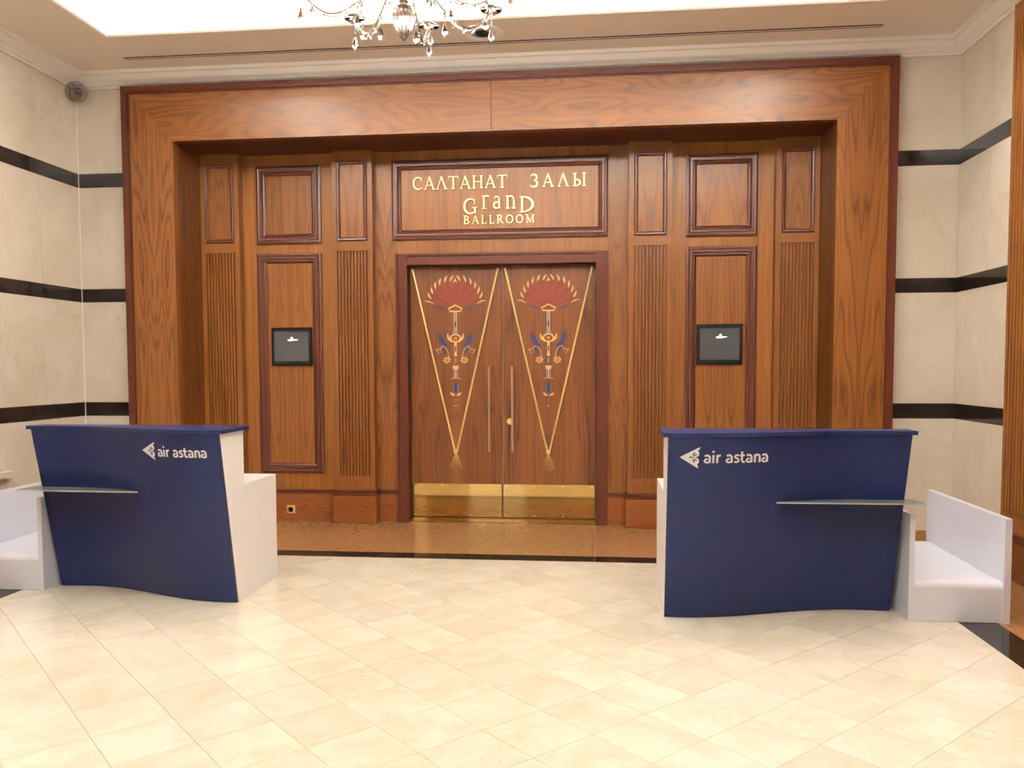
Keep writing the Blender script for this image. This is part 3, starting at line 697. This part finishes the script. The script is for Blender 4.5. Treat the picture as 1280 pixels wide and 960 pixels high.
# ================================================================== CHECK-IN COUNTERS
def lerp(a, b, t): return a+(b-a)*t
def counter(xi, xo, y0, amp, yback, label, logo_x0, logo_x1):
    """xi inner end, xo outer end (the end with the glass shelf)"""
    sg_ = 1 if xo > xi else -1
    HT, LEAN, FL = 1.098, .22, .032
    wave = lambda s: y0+amp*(.5-.5*math.cos(PI*min(1, max(0, (s-.06)/.80))))-.006*max(0, (s-.86)/.14)
    XX = lambda s, z: xi+(xo-xi)*s+sg_*FL*s*z/HT
    FY = lambda s, z: wave(s)-LEAN*z/HT
    t = thing('check_in_counter', ((xi+xo)/2, y0+.3, 0), label, 'counter', 'navy check-in counters')
    N, K, th = 48, 8, .018
    m = MB(); vs = []; fs = []
    for d in (0, th):
        for k in range(K+1):
            z = .004+(HT-.004)*k/K
            vs += [(XX(i/N, z), FY(i/N, z)+d, z) for i in range(N+1)]
    W = N+1; o2 = (K+1)*W
    for k in range(K):
        for i in range(N):
            a = k*W+i; fs += [(a, a+1, a+W+1, a+W), (o2+a, o2+a+W, o2+a+W+1, o2+a+1)]
    m.add(vs, fs); p = m.build('front_panel', 'navy', t, True)
    # dark sheet edges down both ends of the front panel
    for s in (0, 1):
        e_ = MB(); xa = lambda z: XX(s, z)+(-.0015 if (s == 0) == (sg_ > 0) else .0015)
        e_.add([(xa(.004), FY(s, .004), .004), (xa(.004), FY(s, .004)+th, .004), (xa(HT), FY(s, HT)+th, HT), (xa(HT), FY(s, HT), HT), (XX(s, .004), FY(s, .004), .004), (XX(s, .004), FY(s, .004)+th, .004), (XX(s, HT), FY(s, HT)+th, HT), (XX(s, HT), FY(s, HT), HT)],
               [(0, 1, 2, 3), (4, 7, 6, 5), (0, 3, 7, 4), (1, 5, 6, 2), (0, 4, 5, 1), (3, 2, 6, 7)])
        e_.build('panel_edge', 'navy_edge', p)
    # white ends: high in front, stepping down to the worktop behind
    yb, ym = yback, y0+.137
    yo = max(ym, FY(1, .72)+th+.035)          # the riser stands clear of the leaning panel
    for s in (0, 1):
        f0, f1 = FY(s, 0)+th, FY(s, HT)+th
        ym_ = (ym, yo)[s]
        prof = [(f0, 0), (yb, 0), (yb, .722), (ym_, .722), (ym_, HT), (f1, HT)]
        inn = lambda z: XX(s, z)+(.02*sg_ if s == 0 else -.02*sg_)
        MBx = MB(); n = len(prof)
        vs = [(XX(s, z), y, z) for y, z in prof]+[(inn(z), y, z) for y, z in prof]
        MBx.add(vs, [tuple(range(n)), tuple(range(n, 2*n))[::-1]]+[(i, (i+1) % n, n+(i+1) % n, n+i) for i in range(n)])
        MBx.build('side_panel', 'white', t)
    x0_, x1_ = sorted((xi, xo))
    MB().prism([(xi, ym), (xo, yo), (xo, yb), (xi, yb)], FLAT, .7225, .742).build('worktop', 'white', t)
    MB().prism([(xi+sg_*.022, ym-.018), (xo-sg_*.022, yo-.018), (xo-sg_*.022, yo-.001), (xi+sg_*.022, ym-.001)], FLAT, .742, HT).build('riser', 'white', t)
    yrs = yo
    # navy top plate with the same wavy front
    ov = .028; front = [(XX(s_, HT)+sg_*(-ov if k == 0 else (ov if k == N else 0)), FY(s_, HT)-.012) for k, s_ in enumerate([k/N for k in range(N+1)])]
    back = [(XX(1, HT)+sg_*ov, yrs+.03), (XX(0, HT)-sg_*ov, ym+.03)]
    MB().prism(front+back, FLAT, HT+.001, HT+.024).build('counter_top', 'navy', t)
    # glass shelf: straight front, back following the panel, tip past the outer end
    gz_ = .70; s0 = .47
    bk = [(XX(s_, gz_), FY(s_, gz_)-.001) for s_ in [lerp(s0, 1, k/12) for k in range(13)]]
    tipx = XX(1, gz_)+sg_*.085
    fe = [(tipx-sg_*.012, bk[0][1]-.014), (bk[0][0]-sg_*.02, bk[0][1]-.026)]     # straight front edge
    sh = MB().prism(bk+[(XX(1, gz_)+sg_*.004, FY(1, gz_)+.03), (XX(1, gz_)+sg_*.05, FY(1, gz_)+.03), (tipx, bk[0][1]+.03)]+fe, FLAT, gz_, gz_+.008).build('glass_shelf', 'shelf_glass', t)
    MB().prism([fe[0], fe[1], (fe[1][0], fe[1][1]-.002), (fe[0][0], fe[0][1]-.002)], FLAT, gz_, gz_+.008).build('shelf_edge', 'glass_edge', sh)
    # logo and lettering, printed on the panel
    SX = lambda x, z: (x-xi)/(xo-xi+sg_*FL*z/HT)
    ON = lambda u, v, d: (u, FY(SX(u, v), v)-d, v)
    L = logo_x1-logo_x0; zc = .984
    # emblem in units of its own width
    ew = L*.222
    E_ = lambda pts: [(logo_x0+ew*(x-80)/232, zc-ew*(y-252)/232*1.0) for x, y in pts]
    yx = ew/232
    em = MB().prism(E_([(80, 252), (312, 131), (311, 150), (288, 172), (300, 192), (305, 215), (296, 238), (270, 250), (240, 252), (270, 258), (296, 272), (304, 298), (298, 322), (282, 338), (296, 368), (296, 385)]), ON, .0012, .0025).build('logo_emblem', 'print_white', t)
    for cyy, q in ((217, 1), (292, -1)):
        sp = [(264+(24-2.1*k)*math.cos(math.radians(-110-33*k)), cyy+q*(24-2.1*k)*math.sin(math.radians(-110-33*k))) for k in range(9)]
        MB().ribbon(E_(sp), 12*yx, ON, .002, .0035).build('emblem_curl', 'navy', em)
        MB().ribbon(E_([(236, cyy-q*6), (232, cyy+q*16), (240, 252+(-q*4))]), 8*yx, ON, .002, .0035).build('emblem_curl', 'navy', em)
    MB().prism(E_([(182, 253), (206, 244), (236, 253), (206, 263)]), ON, .002, .0035).build('emblem_leaf', 'navy', em)
    # rounded sans letters, x-height 1
    w = .235
    bowl = (arc(.34, .30, .26, .22, 60, 320, 10), w*.9)
    SANS = {'a': (.76, [(arc(.33, .60, .27, .30, 140, 0, 8)+[(.60, .04)], w), (arc(.35, .28, .25, .20, 80, 300, 10)+[(.58, .2)], w*.85)]),
            'i': (.38, [([(.18, .02), (.18, .95)], w), ([(.18, 1.2), (.18, 1.42)], w*1.05)]),
            'r': (.56, [([(.18, .02), (.18, .95)], w), (arc(.48, .55, .30, .34, 150, 85, 5), w)]),
            's': (.64, [([(.56, .82), (.40, .90), (.22, .86), (.15, .70), (.25, .57), (.42, .48), (.53, .35), (.50, .18), (.34, .09), (.10, .14)], w*.9)]),
            't': (.56, [([(.20, 1.28), (.20, .32), (.26, .15), (.38, .09), (.50, .11)], w), ([(.02, .85), (.48, .85)], w*.85)]),
            'n': (.80, [([(.18, .02), (.18, .95)], w), (arc(.42, .60, .23, .30, 155, 0, 8)+[(.65, .02)], w)])}
    tx0 = logo_x0+L*.262; xh = L*.100; text = 'air astana'
    tw = sum(.42 if c == ' ' else SANS[c][0] for c in text)
    kx = (logo_x1-tx0)/(tw*xh); x = tx0
    for c in text:
        if c == ' ': x += .42*xh*kx; continue
        m = MB()
        for si, (pts, ww) in enumerate(SANS[c][1]):
            m.ribbon([(x+u*xh*kx, zc-.036+v*xh) for u, v in pts], ww*xh, ON, .0012, .0025+.0004*si)
        m.build('letter', 'print_white', t)
        x += SANS[c][0]*xh*kx
    return t
counter(-2.293, -3.684, 5.037, .300, 5.708, 'navy wavy-front check-in counter with glass shelf, left of the doors', -2.855, -2.376)
counter(.392, 1.768, 4.985, .255, 5.690, 'navy wavy-front check-in counter with glass shelf, right of the doors', .455, .969)

# ================================================================== LUGGAGE STANDS
def stand(xa, xo, yf, yr, label):
    """xa: face beside the counter, xo: outer face"""
    s = 1 if xo > xa else -1
    t = thing('luggage_stand', ((xa+xo)/2, (yf+yr)/2, 0), label, 'luggage stand', 'white luggage stands beside the counters')
    bx = lambda a, b, *r: MB().box(*sorted((a, b)), *r)
    bx(xa, xa+s*.030, yf, yr, 0, .632).build('inner_panel', 'white_cool', t)
    bx(xo-s*.038, xo, yf-.004, yr, 0, .614).build('outer_panel', 'white_cool', t)
    # bed with a rounded front edge
    R_ = .045; zt = .24; a, b = xa+s*.0305, xo-s*.0385; y0 = yf+.004
    prof = [(y0, .002)]+[(y0+R_-R_*math.cos(q), zt-R_+R_*math.sin(q)) for q in [PI/2*k/6 for k in range(7)]]+[(yr-.06, zt+.012), (yr-.06, .002)]
    n = len(prof); m = MB()
    m.add([(a, y, z) for y, z in prof]+[(b, y, z) for y, z in prof], [tuple(range(n)), tuple(range(n, 2*n))[::-1]]+[(i, (i+1) % n, n+(i+1) % n, n+i) for i in range(n)])
    m.build('bed', 'white_cool', t, True)
stand(1.772+.036, 2.372, 5.040, 6.20, 'white luggage stand with two side panels, right of the right counter')
stand(-3.690-.034, -4.325, 5.195, 6.33, 'white luggage stand with two side panels, left of the left counter')

# ================================================================== CHANDELIER
def chandelier(cx, cy, zb, label, lamps=True):
    t = thing('chandelier', (cx, cy, zb), label, 'chandelier')
    c = (cx, cy, zb)
    L = lambda prof, nm, mat, sm=True, **kw: MB().lathe(prof, c, kw.pop('seg', 20), **kw).build(nm, mat, t, sm)
    L([(.004, 0), (.016, .012), (.036, .05), (.050, .09), (.054, .125), (.044, .15), (.02, .165), (.012, .175)], 'finial', 'crystal', seg=36, flute=.06, nfl=12)
    L([(.012, .175), (.022, .182), (.022, .19), (.012, .196), (.03, .205), (.065, .225), (.088, .26), (.085, .285), (.03, .31), (.022, .33)], 'bowl', 'silver')
    L([(.02, .33), (.03, .42), (.05, .5), (.03, .58), (.02, .7), (.035, .8), (.02, .95), (.012, 1.1), (.012, 1.60)], 'column', 'crystal')
    L([(.012, 1.60), (.09, 1.62), (.10, 1.66), (.02, 1.675)], 'canopy', 'silver')
    n = 8
    for k in range(n):
        a = math.radians(88+45*k); u = Vector((math.cos(a), math.sin(a), 0)); b = Vector(c)
        pts = []
        for q in range(17):
            s = q/16; r = .06+.45*s
            z = .27-.05*s-.13*math.sin(PI*s**1.35)
            pts.append(b+u*r+Vector((0, 0, z+.03)))
        arm = MB().tube(pts, [.011]*17, 8)
        tng = u.cross(Vector((0, 0, 1)))
        for q in range(2, 16, 2):     # frilled glass on the arm
            arm.tube([pts[q], pts[q]+Vector((0, 0, -.02))+tng*.006, pts[q]+Vector((0, 0, -.028))-u*.012], [.008, .006, .001], 5)
        arm_o = arm.build('arm', 'crystal', t, True)
        e_ = pts[-1]
        MB().lathe([(.008, -.01), (.05, .012), (.056, .024), (.05, .022), (.012, .006)], e_, 16).build('drip_pan', 'crystal', arm_o, True)
        MB().lathe([(.011, .006), (.011, .10)], e_, 10).build('candle', 'print_white', arm_o, True)
        MB().lathe([(.006, .10), (.014, .118), (.012, .14), (.002, .175)], e_, 10).build('bulb', 'bulb', arm_o, True)
        def drop(p, ln, nm='drop'):
            m = MB(); z = 0
            for j in range(3): m.lathe([(.001, .005), (.005, 0), (.001, -.005)], (p.x, p.y, p.z-.008-j*.013), 6)
            z = p.z-.045
            m.lathe([(.001, 0), (.006, -.010), (.017, -ln*.68), (.012, -ln*.85), (.001, -ln)], (p.x, p.y, z), 6)
            m.build(nm, 'crystal', arm_o)
        drop(e_+u*.0+Vector((0, 0, -.02)), .075)
        drop(e_-u*.05+tng*.02+Vector((0, 0, .0)), .055)
        drop(pts[6]+Vector((0, 0, .0)), .07)
        # bead chain from column to arm end
        m = MB()
        for j in range(15):
            f = (j+.5)/15; p = lerp(b+u*.03+Vector((0, 0, .62)), e_+Vector((0, 0, .0)), f)-Vector((0, 0, .17*math.sin(PI*f)))
            m.lathe([(.001, .008), (.008, 0), (.001, -.008)], p, 6)
        m.build('bead_chain', 'crystal', arm_o)['kind'] = 'stuff'
        if lamps:
            l = bpy.data.lights.new('chandelier_bulb_light', 'POINT'); l.energy = CHANDELIER_W; l.color = WARM; l.shadow_soft_size = .03
            lo = put('bulb_light', l, e_+Vector((0, 0, .215)), arm_o)
    return t
chandelier(-.925, 3.97, 3.045, 'glass chandelier with curved arms and crystal drops above the floor')
